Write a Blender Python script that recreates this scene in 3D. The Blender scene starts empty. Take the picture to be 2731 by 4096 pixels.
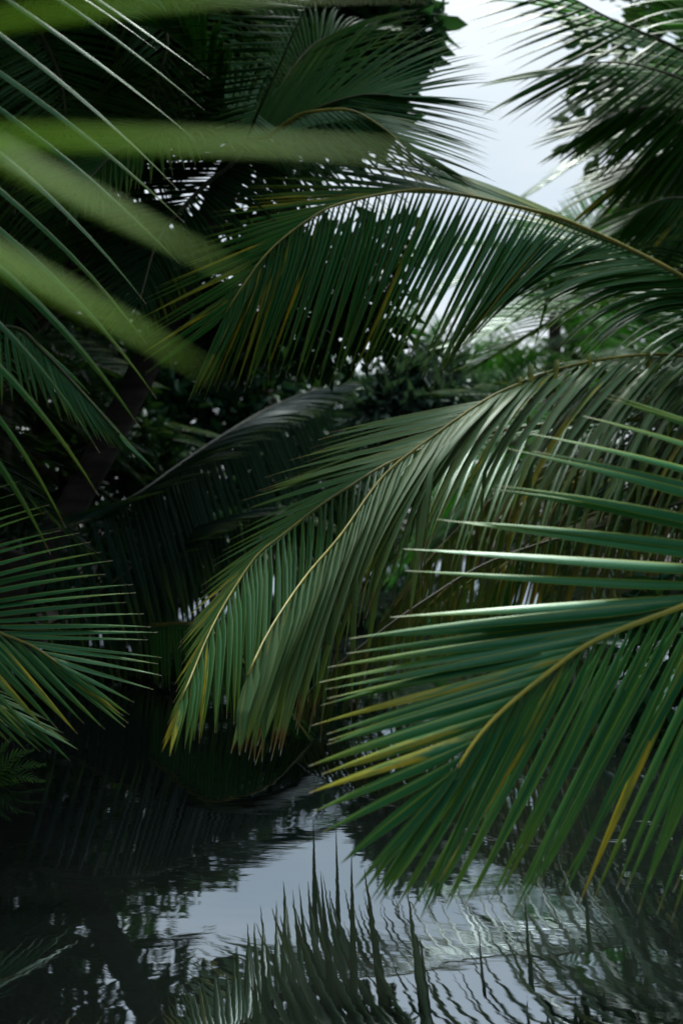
import bpy, math, random
import numpy as np
from mathutils import Vector, Matrix

R = math.radians
scene = bpy.context.scene
COL = scene.collection

# ------------------------------------------------------------------ camera
CAM_H = 0.9
cam_d = bpy.data.cameras.new("camera")
cam = bpy.data.objects.new("camera", cam_d)
COL.objects.link(cam)
cam.location = (0, 0, CAM_H)
cam.rotation_euler = (R(90), 0, 0)
cam_d.sensor_fit = 'VERTICAL'
cam_d.sensor_height = 36.0
cam_d.lens = 35.0
cam_d.clip_start = 0.02
cam_d.clip_end = 1000
cam_d.dof.use_dof = True
cam_d.dof.focus_distance = 3.0
cam_d.dof.aperture_fstop = 2.3
scene.camera = cam

# ------------------------------------------------------------------ sky and sun
SUN_EL, SUN_AZ = 66.0, 10.0      # degrees; azimuth clockwise from +Y
world = bpy.data.worlds.new("World")
scene.world = world
world.use_nodes = True
wt = world.node_tree
for n in list(wt.nodes): wt.nodes.remove(n)
def wn(t, **k):
    n = wt.nodes.new(t)
    for a, b in k.items(): setattr(n, a, b)
    return n
wl = wt.links.new
out = wn('ShaderNodeOutputWorld'); bg = wn('ShaderNodeBackground')
sky = wn('ShaderNodeTexSky', sky_type='NISHITA', sun_disc=False)
sky.sun_elevation = R(SUN_EL); sky.sun_rotation = R(SUN_AZ); sky.air_density = 1.2; sky.dust_density = 2.0
tc = wn('ShaderNodeTexCoord')
mp = wn('ShaderNodeMapping'); mp.inputs['Scale'].default_value = (1.0, 1.0, 2.6); mp.inputs['Location'].default_value = (0.3, 0.1, 0.25)
nz = wn('ShaderNodeTexNoise'); nz.inputs['Scale'].default_value = 3.2; nz.inputs['Detail'].default_value = 5; nz.inputs['Roughness'].default_value = 0.5
rp = wn('ShaderNodeValToRGB')
rp.color_ramp.elements[0].position = 0.34; rp.color_ramp.elements[0].color = (5.5, 6.5, 7.3, 1)
rp.color_ramp.elements[1].position = 0.62; rp.color_ramp.elements[1].color = (7.0, 7.5, 7.8, 1)
mx = wn('ShaderNodeMix', data_type='RGBA'); mx.inputs['Factor'].default_value = 0.94
wl(tc.outputs['Generated'], mp.inputs['Vector']); wl(mp.outputs['Vector'], nz.inputs['Vector'])
wl(nz.outputs['Fac'], rp.inputs['Fac'])
wl(sky.outputs['Color'], mx.inputs['A']); wl(rp.outputs['Color'], mx.inputs['B'])
# overcast sky: brighter overhead than near the horizon
sz = wn('ShaderNodeSeparateXYZ'); wl(tc.outputs['Generated'], sz.inputs[0])
zr = wn('ShaderNodeMapRange'); wl(sz.outputs[2], zr.inputs['Value'])
for k, v in (('From Min', 0.36), ('From Max', 1.0), ('To Min', 1.0), ('To Max', 2.3)): zr.inputs[k].default_value = v
vm = wn('ShaderNodeVectorMath', operation='SCALE'); wl(mx.outputs['Result'], vm.inputs[0]); wl(zr.outputs[0], vm.inputs['Scale'])
wl(vm.outputs[0], bg.inputs['Color'])
bg.inputs['Strength'].default_value = 0.1
wl(bg.outputs['Background'], out.inputs['Surface'])

sun_d = bpy.data.lights.new("sun", 'SUN')
sun_d.energy = 5.0; sun_d.angle = R(10); sun_d.color = (1.0, 0.985, 0.95)
sun = bpy.data.objects.new("sun", sun_d); COL.objects.link(sun)
sv = Vector((math.sin(R(SUN_AZ)) * math.cos(R(SUN_EL)), math.cos(R(SUN_AZ)) * math.cos(R(SUN_EL)), math.sin(R(SUN_EL))))
sun.rotation_euler = sv.to_track_quat('Z', 'Y').to_euler()
sun.location = (0, 0, 30)

scene.view_settings.view_transform = 'Standard'
scene.view_settings.look = 'None'
scene.view_settings.exposure = 0.35
scene.view_settings.gamma = 1.0
scene.cycles.max_bounces = 6
scene.cycles.transparent_max_bounces = 4

# ------------------------------------------------------------------ helpers
random.seed(7)
rng = np.random.default_rng(7)

def U(a, b): return random.uniform(a, b)

def link(name, verts, faces, mat, parent=None, uv=None, attrs=None, smooth=True):
    """one mesh object; uv is per vertex, attrs are float point attributes"""
    me = bpy.data.meshes.new(name)
    verts = np.asarray(verts, dtype=np.float32)
    me.from_pydata(verts.tolist(), [], [tuple(f) for f in faces])
    if uv is not None:
        uv = np.asarray(uv, dtype=np.float32)
        li = np.empty(len(me.loops), dtype=np.int32); me.loops.foreach_get('vertex_index', li)
        l = me.uv_layers.new(name='UVMap'); l.data.foreach_set('uv', uv[li].ravel())
    for k, v in (attrs or {}).items():
        a = me.attributes.new(k, 'FLOAT', 'POINT'); a.data.foreach_set('value', np.asarray(v, dtype=np.float32))
    if smooth: me.polygons.foreach_set('use_smooth', [True] * len(me.polygons))
    me.materials.append(mat)
    me.update()
    o = bpy.data.objects.new(name, me)
    COL.objects.link(o)
    if parent is not None: o.parent = parent
    return o

def tag(o, label=None, cat=None, group=None, kind=None):
    if label: o['label'] = label
    if cat: o['category'] = cat
    if group: o['group'] = group
    if kind: o['kind'] = kind
    return o

def empty(name, loc, label, cat, group=None):
    o = bpy.data.objects.new(name, None)
    o.empty_display_size = 0.2
    COL.objects.link(o); o.location = loc
    return tag(o, label, cat, group)

def spline(pts, n):
    """Catmull-Rom through pts, n samples spaced evenly along the length"""
    p = np.array(pts, float)
    p = np.vstack([2 * p[0] - p[1], p, 2 * p[-1] - p[-2]])
    o = []
    for i in range(1, len(p) - 2):
        for s in np.linspace(0, 1, 24, endpoint=False):
            a, b, c, d = p[i - 1], p[i], p[i + 1], p[i + 2]
            o.append(0.5 * (2 * b + (c - a) * s + (2 * a - 5 * b + 4 * c - d) * s * s + (3 * b - a - 3 * c + d) * s ** 3))
    o.append(p[-2])
    o = np.array(o)
    L = np.concatenate([[0], np.cumsum(np.linalg.norm(np.diff(o, axis=0), axis=1))])
    q = np.linspace(0, L[-1], n)
    return np.stack([np.interp(q, L, o[:, k]) for k in range(3)], 1), L[-1]

def nrm(v):
    v = np.asarray(v, float)
    return v / (np.linalg.norm(v) + 1e-9)

def tube(path, radii, sides=7, flat=1.0):
    path = np.asarray(path, float)
    V, F, UVs = [], [], []
    up = np.array((0.0, 0.0, 1.0))
    for i, p in enumerate(path):
        t = nrm(path[min(i + 1, len(path) - 1)] - path[max(i - 1, 0)])
        a = np.cross(t, up)
        if np.linalg.norm(a) < 0.05: a = np.cross(t, (1, 0, 0))
        a = nrm(a); b = nrm(np.cross(a, t))
        for k in range(sides):
            w = 2 * math.pi * k / sides
            V.append(p + radii[i] * (math.cos(w) * a + flat * math.sin(w) * b))
            UVs.append((k / sides, i / (len(path) - 1)))
    for i in range(len(path) - 1):
        for k in range(sides):
            k2 = (k + 1) % sides
            F.append((i * sides + k, i * sides + k2, (i + 1) * sides + k2, (i + 1) * sides + k))
    F.append(tuple(range(sides - 1, -1, -1)))
    F.append(tuple(range((len(path) - 1) * sides, len(path) * sides)))
    return V, F, UVs

# ------------------------------------------------------------------ materials
def newmat(name):
    m = bpy.data.materials.new(name); m.use_nodes = True
    t = m.node_tree
    for n in list(t.nodes): t.nodes.remove(n)
    return m, t

def math_node(t, op, a, b=None, clamp=False):
    n = t.nodes.new('ShaderNodeMath'); n.operation = op; n.use_clamp = clamp
    for i, v in enumerate((a, b)):
        if v is None: continue
        if isinstance(v, (int, float)): n.inputs[i].default_value = v
        else: t.links.new(v, n.inputs[i])
    return n.outputs[0]

def mixc(t, f, a, b):
    n = t.nodes.new('ShaderNodeMix'); n.data_type = 'RGBA'
    for s, v in (('Factor', f), ('A', a), ('B', b)):
        if isinstance(v, (int, float)): n.inputs[s].default_value = v
        elif isinstance(v, tuple): n.inputs[s].default_value = (*v, 1)
        else: t.links.new(v, n.inputs[s])
    return n.outputs['Result']

def maprange(t, v, a, b, c=0.0, d=1.0):
    n = t.nodes.new('ShaderNodeMapRange'); n.interpolation_type = 'SMOOTHSTEP'
    t.links.new(v, n.inputs['Value'])
    for s, x in (('From Min', a), ('From Max', b), ('To Min', c), ('To Max', d)): n.inputs[s].default_value = x
    return n.outputs['Result']

YELLOW = (0.46, 0.37, 0.015)
BROWN = (0.16, 0.085, 0.03)

def leaf_mat(name, ca, cb, rough=0.36, transl=0.22, trans_col=(0.06, 0.16, 0.015), rib=(0.22, 0.26, 0.07), tip=0.93, spec=0.3, tint=(0.42, 0.86, 0.68)):
    """palm leaflet: colour varies leaf by leaf, pale rib along the crease, yellowing and dry tips"""
    m, t = newmat(name); L = t.links.new
    uvn = t.nodes.new('ShaderNodeUVMap'); sep = t.nodes.new('ShaderNodeSeparateXYZ'); L(uvn.outputs[0], sep.inputs[0])
    u, v = sep.outputs[0], sep.outputs[1]
    rn = t.nodes.new('ShaderNodeAttribute'); rn.attribute_name = 'rnd'
    ye = t.nodes.new('ShaderNodeAttribute'); ye.attribute_name = 'yel'
    rnd, yel = rn.outputs['Fac'], ye.outputs['Fac']
    comb = t.nodes.new('ShaderNodeCombineXYZ')
    L(math_node(t, 'MULTIPLY', u, 3.0), comb.inputs[0]); L(math_node(t, 'MULTIPLY', v, 2.6), comb.inputs[1]); L(math_node(t, 'MULTIPLY', rnd, 40.0), comb.inputs[2])
    ns = t.nodes.new('ShaderNodeTexNoise'); ns.inputs['Scale'].default_value = 1.6; ns.inputs['Detail'].default_value = 4
    L(comb.outputs[0], ns.inputs['Vector'])
    base = mixc(t, math_node(t, 'ADD', math_node(t, 'MULTIPLY', rnd, 0.7), math_node(t, 'MULTIPLY', ns.outputs['Fac'], 0.4), True), ca, cb)
    # yellowing spreads from the tip and along streaks
    yf = math_node(t, 'MULTIPLY', maprange(t, math_node(t, 'ADD', math_node(t, 'MULTIPLY', ns.outputs['Fac'], 1.4), math_node(t, 'MULTIPLY', v, 0.45)), 0.75, 1.05), yel, True)
    base = mixc(t, yf, base, YELLOW)
    tipyel = math_node(t, 'MULTIPLY', maprange(t, math_node(t, 'ADD', v, math_node(t, 'MULTIPLY', rnd, 0.12)), 0.62, 1.02), math_node(t, 'ADD', math_node(t, 'MULTIPLY', rnd, 0.8), 0.12))
    base = mixc(t, tipyel, base, (0.12, 0.19, 0.010))
    base = mixc(t, maprange(t, v, tip, tip + 0.05), base, BROWN)
    # small brown spots and scars
    sp = t.nodes.new('ShaderNodeTexVoronoi'); sp.inputs['Scale'].default_value = 7.0
    comb3 = t.nodes.new('ShaderNodeCombineXYZ'); L(u, comb3.inputs[0]); L(math_node(t, 'MULTIPLY', v, 6.0), comb3.inputs[1]); L(math_node(t, 'MULTIPLY', rnd, 90.0), comb3.inputs[2]); L(comb3.outputs[0], sp.inputs['Vector'])
    base = mixc(t, math_node(t, 'MULTIPLY', maprange(t, sp.outputs['Distance'], 0.16, 0.08), math_node(t, 'GREATER_THAN', ns.outputs['Fac'], 0.56)), base, (0.10, 0.075, 0.03))
    base = mixc(t, maprange(t, v, 0.972, 0.985), base, (0.40, 0.38, 0.33))
    # vein lines across the blade
    comb2 = t.nodes.new('ShaderNodeCombineXYZ'); L(math_node(t, 'MULTIPLY', u, 14.0), comb2.inputs[0]); L(math_node(t, 'MULTIPLY', v, 0.8), comb2.inputs[1]); L(math_node(t, 'MULTIPLY', rnd, 11.0), comb2.inputs[2])
    n2 = t.nodes.new('ShaderNodeTexNoise'); n2.inputs['Scale'].default_value = 1.0; n2.inputs['Detail'].default_value = 2; L(comb2.outputs[0], n2.inputs['Vector'])
    base = mixc(t, math_node(t, 'MULTIPLY', maprange(t, n2.outputs['Fac'], 0.5, 0.72), 0.14), base, (0.07, 0.11, 0.03))
    du = math_node(t, 'ABSOLUTE', math_node(t, 'SUBTRACT', u, 0.5))
    ribf = math_node(t, 'MULTIPLY', maprange(t, du, 0.09, 0.03), 0.8)
    base = mixc(t, ribf, base, rib)
    base = mixc(t, math_node(t, 'MULTIPLY', maprange(t, du, 0.42, 0.49), 0.55), base, rib)
    p = t.nodes.new('ShaderNodeBsdfPrincipled')
    L(base, p.inputs['Base Color']); p.inputs['Specular IOR Level'].default_value = spec; p.inputs['Specular Tint'].default_value = (*tint, 1)
    L(math_node(t, 'ADD', math_node(t, 'MULTIPLY', ns.outputs['Fac'], 0.16), rough - 0.08), p.inputs['Roughness'])
    bp = t.nodes.new('ShaderNodeBump'); bp.inputs['Strength'].default_value = 0.35; bp.inputs['Distance'].default_value = 0.002
    L(n2.outputs['Fac'], bp.inputs['Height']); L(bp.outputs[0], p.inputs['Normal'])
    tr = t.nodes.new('ShaderNodeBsdfTranslucent')
    L(mixc(t, yf, trans_col, (0.5, 0.3, 0.01)), tr.inputs['Color'])
    ms = t.nodes.new('ShaderNodeMixShader'); ms.inputs[0].default_value = transl
    L(p.outputs[0], ms.inputs[1]); L(tr.outputs[0], ms.inputs[2])
    o = t.nodes.new('ShaderNodeOutputMaterial'); L(ms.outputs[0], o.inputs[0])
    return m

def plain_mat(name, ca, cb, scale=6, rough=0.6, bump=0.3, stretch=(1, 1, 1)):
    m, t = newmat(name); L = t.links.new
    c = t.nodes.new('ShaderNodeTexCoord'); mp = t.nodes.new('ShaderNodeMapping'); mp.inputs['Scale'].default_value = stretch
    L(c.outputs['Object'], mp.inputs['Vector'])
    ns = t.nodes.new('ShaderNodeTexNoise'); ns.inputs['Scale'].default_value = scale; ns.inputs['Detail'].default_value = 6; L(mp.outputs[0], ns.inputs['Vector'])
    p = t.nodes.new('ShaderNodeBsdfPrincipled'); p.inputs['Roughness'].default_value = rough
    L(mixc(t, maprange(t, ns.outputs['Fac'], 0.3, 0.7), ca, cb), p.inputs['Base Color'])
    bp = t.nodes.new('ShaderNodeBump'); bp.inputs['Strength'].default_value = bump; bp.inputs['Distance'].default_value = 0.02
    L(ns.outputs['Fac'], bp.inputs['Height']); L(bp.outputs[0], p.inputs['Normal'])
    o = t.nodes.new('ShaderNodeOutputMaterial'); L(p.outputs[0], o.inputs[0])
    return m

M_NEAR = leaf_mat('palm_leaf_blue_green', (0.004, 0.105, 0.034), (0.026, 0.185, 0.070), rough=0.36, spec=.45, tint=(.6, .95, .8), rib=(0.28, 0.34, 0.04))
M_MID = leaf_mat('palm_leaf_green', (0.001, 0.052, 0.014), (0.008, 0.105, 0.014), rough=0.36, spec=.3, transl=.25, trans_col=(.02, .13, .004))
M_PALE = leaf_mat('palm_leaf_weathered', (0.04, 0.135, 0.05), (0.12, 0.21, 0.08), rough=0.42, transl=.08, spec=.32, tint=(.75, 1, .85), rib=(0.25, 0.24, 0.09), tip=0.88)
M_DARK = leaf_mat('palm_leaf_shaded', (0.0005, 0.013, 0.008), (0.002, 0.021, 0.010), rough=0.45, transl=.12, spec=.02, rib=(0.05, 0.09, 0.03))  # shaded copy of the green leaf: deep shade put into the colour
M_SHADE = leaf_mat('palm_leaf_shaded_teal', (0.001, 0.013, 0.010), (0.003, 0.022, 0.014), rough=0.36, transl=.1, spec=.22, tint=(.5, .85, .9), rib=(0.03, 0.07, 0.03))  # shade on the middle palm painted in as a dark teal leaf colour
M_NEARRIB = plain_mat('rib_yellow', (0.30, 0.30, 0.03), (0.46, 0.40, 0.05), 12, 0.45, 0.1)
M_DRY = leaf_mat('palm_leaf_drying', (0.07, 0.095, 0.030), (0.18, 0.15, 0.05), rough=0.5, rib=(0.25, 0.18, 0.05), tip=0.8)
M_FRESH = leaf_mat('palm_leaf_fresh_green', (0.004, 0.058, 0.012), (0.016, 0.110, 0.018), rough=0.4, spec=.16, transl=.3, trans_col=(.04, .20, .008))
M_OLIVE = leaf_mat('palm_leaf_olive', (0.014, 0.095, 0.028), (0.050, 0.155, 0.036), rough=0.36, spec=.4)
M_LIME = leaf_mat('palm_leaf_young', (0.085, 0.20, 0.004), (0.14, 0.28, 0.008), rough=0.45, transl=0.55, spec=.1, tint=(.5, .9, .3), trans_col=(0.30, 0.66, 0.006), rib=(0.16, 0.22, 0.03))
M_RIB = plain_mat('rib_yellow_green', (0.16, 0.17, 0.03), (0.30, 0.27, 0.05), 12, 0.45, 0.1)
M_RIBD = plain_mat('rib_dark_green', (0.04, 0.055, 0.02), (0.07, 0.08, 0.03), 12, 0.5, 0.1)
M_BARK = plain_mat('palm_bark', (0.022, 0.019, 0.015), (0.06, 0.052, 0.043), 5, 0.9, 0.8, (1, 1, 5))
M_WOOD = plain_mat('tree_bark', (0.04, 0.03, 0.022), (0.09, 0.07, 0.055), 7, 0.9, 0.8, (3, 3, 0.6))

def broad_mat(name, ca, cb, rough=0.4):
    m, t = newmat(name); L = t.links.new
    rn = t.nodes.new('ShaderNodeAttribute'); rn.attribute_name = 'rnd'
    p = t.nodes.new('ShaderNodeBsdfPrincipled'); p.inputs['Roughness'].default_value = rough; p.inputs['Specular IOR Level'].default_value = .2; p.inputs['Specular Tint'].default_value = (.42, .86, .68, 1)
    col = mixc(t, rn.outputs['Fac'], ca, cb)
    L(col, p.inputs['Base Color'])
    tr = t.nodes.new('ShaderNodeBsdfTranslucent'); L(mixc(t, 0.5, col, (0.05, 0.12, 0.01)), tr.inputs['Color'])
    ms = t.nodes.new('ShaderNodeMixShader'); ms.inputs[0].default_value = 0.25
    L(p.outputs[0], ms.inputs[1]); L(tr.outputs[0], ms.inputs[2])
    o = t.nodes.new('ShaderNodeOutputMaterial'); L(ms.outputs[0], o.inputs[0])
    return m
M_BROAD = broad_mat('broad_leaf_shaded', (0.002, 0.020, 0.011), (0.006, 0.044, 0.016))  # leaf colour lowered so the shade under the trees is part of it
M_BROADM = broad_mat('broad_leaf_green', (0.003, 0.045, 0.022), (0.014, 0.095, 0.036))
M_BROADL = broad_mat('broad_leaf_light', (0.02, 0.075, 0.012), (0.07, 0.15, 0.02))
M_SHRUB = broad_mat('shrub_leaf_grey_green', (0.02, 0.05, 0.04), (0.06, 0.10, 0.08), 0.35)

# ------------------------------------------------------------------ palm fronds
class Leafs:
    def __init__(s): s.V = []; s.F = []; s.uv = []; s.rnd = []; s.yel = []; s.n = 0
    def add(s, p0, d0, N, length, width, droop, seg=8, fold=0.6, kink=None, yel=0.0, twist=0.0, wave=0.0, powr=1.4):
        d0 = nrm(d0); down = np.array((0, 0, -1.0))
        step = length / seg
        p = np.array(p0, float)
        N = np.array(N, float)
        r = random.random()
        side_w = U(-1, 1) * wave
        sv = nrm(np.cross(d0, N))
        for i in range(seg + 1):
            v = i / seg
            d = d0 + droop * (v ** powr) * down + side_w * (v * v) * sv
            if kink and v > kink[0]: d = d0 * kink[1] + down + 0.15 * side_w * sv
            d = nrm(d)
            n = N - d * np.dot(N, d)
            if np.linalg.norm(n) < 0.15: n = nrm(n) * 0.15 + 0.2 * sv - d * np.dot(0.2 * sv, d)
            n = nrm(n)
            w = nrm(np.cross(d, n))
            a = twist * v
            n, w = n * math.cos(a) + w * math.sin(a), w * math.cos(a) - n * math.sin(a)
            q = min(1.0, v / 0.22)
            prof = (0.34 + 0.66 * q * q * (3 - 2 * q)) * (1 - max(0.0, (v - 0.3) / 0.7) ** 1.55)
            hw = 0.5 * width * max(prof, 0.03)
            f = fold * (1.25 - 0.5 * v)
            dn = n * (hw * math.sin(f)); dw = w * (hw * math.cos(f))
            s.V += [p - dw - dn, p, p + dw - dn]
            s.uv += [(0, v), (0.5, v), (1, v)]
            s.rnd += [r] * 3; s.yel += [yel] * 3
            if i < seg:
                b = s.n + 3 * i
                s.F += [(b, b + 1, b + 4, b + 3), (b + 1, b + 2, b + 5, b + 4)]
            p = p + d * step
        s.n += 3 * (seg + 1)
    def build(s, name, mat, parent):
        return link(name, s.V, s.F, mat, parent, s.uv, {'rnd': s.rnd, 'yel': s.yel})

def keyed(keys, t):
    ts = [k[0] for k in keys]
    if t <= ts[0]: a = b = keys[0]; f = 0
    elif t >= ts[-1]: a = b = keys[-1]; f = 0
    else:
        i = max(j for j in range(len(ts)) if ts[j] <= t); a, b = keys[i], keys[i + 1]; f = (t - ts[i]) / (ts[i + 1] - ts[i])
    d = nrm(a[1]) * (1 - f) + nrm(b[1]) * f
    return d, a[2] * (1 - f) + b[2] * f, a[3] * (1 - f) + b[3] * f

FS = 1.0

def frond(parent, pts, N, sides, mat, rib_mat=None, r0=0.014, r1=0.003, seg=9, label=None):
    """sides: dicts with keys=[(t, direction, length, droop)...], n, width and jitters; pts are world points base to tip"""
    origin = np.array(parent.location) if parent is not None else np.zeros(3)
    path, L = spline([np.array(p) - origin for p in pts], 90)
    rad = np.interp(np.linspace(0, 1, 90), [0, 1], [r0 * FS, r1 * FS])
    lf = Leafs()
    for sd in sides:
        for q, d, ln, dr in sd.get('at', ()):
            lf.add(np.array(q) - origin, d, np.array(N, float), ln, sd['width'] * U(.95, 1.1), dr, seg, sd.get('fold', .5), sd.get('bend'), sd.get('aty', 0.0), sd.get('twist', 0.0), sd.get('atw', 0.0))
        n = sd.get('n', 0); t0, t1 = sd.get('t0', 0.0), sd.get('t1', 1.0)
        for i in range(n):
            t = t0 + (t1 - t0) * (i + U(-0.22, 0.22)) / max(1, n - 1)
            t = min(max(t, 0), 1)
            if random.random() < sd.get('miss', 0.0): continue
            d, ln, dr = keyed(sd['keys'], t)
            k = t * 89; i0 = min(int(k), 88); p = path[i0] * (1 - (k - i0)) + path[i0 + 1] * (k - i0)
            j = sd.get('jit', 0.04)
            d = d + np.array((U(-j, j), U(-j, j), U(-j, j)))
            yf = sd.get('yel'); y = 0.0
            if yf:
                pr = np.interp(t, yf[0], yf[1])
                if random.random() < pr: y = U(0.5, 1.0)
            kink = None
            if random.random() < sd.get('kink', 0.0): kink = (U(0.35, 0.8), U(0.0, 0.35))
            nn = np.array(sd.get('N', N), float) + np.array((U(-1, 1), U(-1, 1), U(-1, 1))) * sd.get('njit', 0.16)
            lf.add(p, d, nn, FS * ln * U(0.93, 1.05), FS * sd.get('width', 0.04) * U(0.85, 1.1) * (0.6 + 0.4 * min(1, ln / sd.get('lref', 0.5))), dr * U(0.8, 1.25), seg, sd.get('fold', 0.6), kink, y,
                   U(-1, 1) * sd.get('twist', 0.3), sd.get('wave', 0.08))
    fr = lf.build('frond', mat, parent)
    if label: fr['label'] = label
    V, F, uv = tube(path, rad, 6)
    link('midrib', V, F, rib_mat or M_RIB, fr, uv)
    return fr

def palm_trunk(parent, top, base, r=0.13, n=26):
    o = np.array(parent.location)
    top = np.array(top) - o; base = np.array(base) - o
    mid = (top + base) / 2 + np.array((U(-.1, .1), U(-.1, .1), 0))
    path, L = spline([base, mid, top], n)
    rad = [r * (1.35 - 0.5 * min(1, 4 * i / n)) * (1 + 0.07 * (i % 2)) for i in range(n)]
    V, F, uv = tube(path, rad, 12)
    return link('trunk', V, F, M_BARK, parent, uv)

def gsides(n, ln, width, a0=70, a1=25, droop=0.5, lift=0.15, lens=None, **kw):
    """both sides of an ordinary frond, found from its own curve"""
    return dict(n=n, ln=ln, width=width, a0=a0, a1=a1, droop=droop, lift=lift, **kw)

def gfrond(parent, pts, N, g, mat, rib_mat=None, r0=0.016, r1=0.003, seg=6):
    path, _ = spline([np.array(p) for p in pts], 24)
    sides = []
    for s in (-1, 1):
        keys = []
        for t in np.linspace(0, 1, 12):
            i = min(int(t * 23), 22)
            T = nrm(path[i + 1] - path[i]); S = nrm(np.cross(T, N)); n2 = nrm(np.cross(S, T))
            a = R(g['a0'] + (g['a1'] - g['a0']) * t)
            d = math.cos(a) * T + s * math.sin(a) * S + g['lift'] * n2
            ln = g['ln'] * (0.55 + 0.45 * math.sin(math.pi * min(1, 0.15 + t * 0.95)) ) * (1 - 0.45 * t ** 4)
            keys.append((t, d, ln, g['droop']))
        sd = dict(keys=keys, n=g['n'], width=g['width'], N=N, lref=g['ln'])
        sd.update({k: v for k, v in g.items() if k in ('miss', 'kink', 'jit', 'njit', 'wave', 'yel', 'fold', 'twist', 't0', 't1')})
        sides.append(sd)
    return frond(parent, pts, N, sides, mat, rib_mat, r0, r1, seg)

# ------------------------------------------------------------------ ground and water
def left_edge(y): return float(np.interp(y, [-20, 0, 3, 6, 9, 12, 16, 22, 26], [-2.0, -1.9, -1.8, -1.9, -1.6, -1.1, -0.6, 0.3, 1.5]))
def right_edge(y): return float(np.interp(y, [-20, 0, 4, 7, 10, 13, 17, 22, 26], [2.6, 2.4, 2.2, 2.2, 2.0, 2.2, 2.6, 3.2, 2.4]))

def ground_h(x, y):
    d = max(left_edge(y) - x, x - right_edge(y))
    if y > 22: d = max(d, (y - 22) * 0.6)
    h = -0.55 + 0.9 / (1 + math.exp(-(d - 0.25) * 3.2))
    return h + 0.06 * math.sin(x * 2.1 + y) * math.sin(y * 1.7 - x * .6)

xs = np.concatenate([np.linspace(-300, -12, 12), np.linspace(-11, 11, 90), np.linspace(12, 300, 12)])
ys = np.concatenate([np.linspace(-150, -12, 8), np.linspace(-11, 30, 120), np.linspace(32, 500, 14)])
GV = [(x, y, ground_h(x, y)) for y in ys for x in xs]
GF = [(j * len(xs) + i, j * len(xs) + i + 1, (j + 1) * len(xs) + i + 1, (j + 1) * len(xs) + i) for j in range(len(ys) - 1) for i in range(len(xs) - 1)]
M_SOIL = plain_mat('dark_mud', (0.018, 0.014, 0.010), (0.05, 0.04, 0.028), 3, 0.7, 0.6)
tag(link('ground', GV, GF, M_SOIL), kind='structure')

def water_mat():
    m, t = newmat('river_water'); L = t.links.new
    c = t.nodes.new('ShaderNodeTexCoord')
    hs = []
    for sc, st, amp in ((5.0, (1.0, 2.4, 1), 0.75), (15.0, (1.0, 2.2, 1), 0.22), (42.0, (1.0, 1.7, 1), 0.02)):
        mp = t.nodes.new('ShaderNodeMapping'); mp.inputs['Scale'].default_value = st; mp.inputs['Rotation'].default_value = (0, 0, R(8)); L(c.outputs['Object'], mp.inputs['Vector'])
        n = t.nodes.new('ShaderNodeTexNoise'); n.inputs['Scale'].default_value = sc; n.inputs['Detail'].default_value = 1.5; L(mp.outputs[0], n.inputs['Vector'])
        hs.append(math_node(t, 'MULTIPLY', n.outputs['Fac'], amp))
    h = math_node(t, 'ADD', math_node(t, 'ADD', hs[0], hs[1]), hs[2])
    bp = t.nodes.new('ShaderNodeBump'); bp.inputs['Strength'].default_value = 1.0; bp.inputs['Distance'].default_value = 0.00042
    L(h, bp.inputs['Height'])
    n3 = t.nodes.new('ShaderNodeTexNoise'); n3.inputs['Scale'].default_value = 0.8; n3.inputs['Detail'].default_value = 3; L(c.outputs['Object'], n3.inputs['Vector'])
    df = t.nodes.new('ShaderNodeBsdfDiffuse'); L(mixc(t, n3.outputs['Fac'], (0.0015, 0.0055, 0.0050), (0.012, 0.014, 0.011)), df.inputs['Color'])
    gl = t.nodes.new('ShaderNodeBsdfGlossy'); gl.inputs['Roughness'].default_value = 0.015; gl.inputs['Color'].default_value = (0.80, 0.90, 1.0, 1)
    L(bp.outputs[0], gl.inputs['Normal'])
    fr = t.nodes.new('ShaderNodeFresnel'); fr.inputs['IOR'].default_value = 4.2; L(bp.outputs[0], fr.inputs['Normal'])
    ms = t.nodes.new('ShaderNodeMixShader'); L(fr.outputs[0], ms.inputs[0]); L(df.outputs[0], ms.inputs[1]); L(gl.outputs[0], ms.inputs[2])
    o = t.nodes.new('ShaderNodeOutputMaterial'); L(ms.outputs[0], o.inputs[0])
    return m
WV = [(-14, -30, 0), (14, -30, 0), (14, 32, 0), (-14, 32, 0)]
tag(link('river_water', WV, [(0, 1, 2, 3)], water_mat(), smooth=False), kind='structure')

# ------------------------------------------------------------------ palms whose fronds hang over the water
GR = 'palms leaning over the water'

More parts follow.
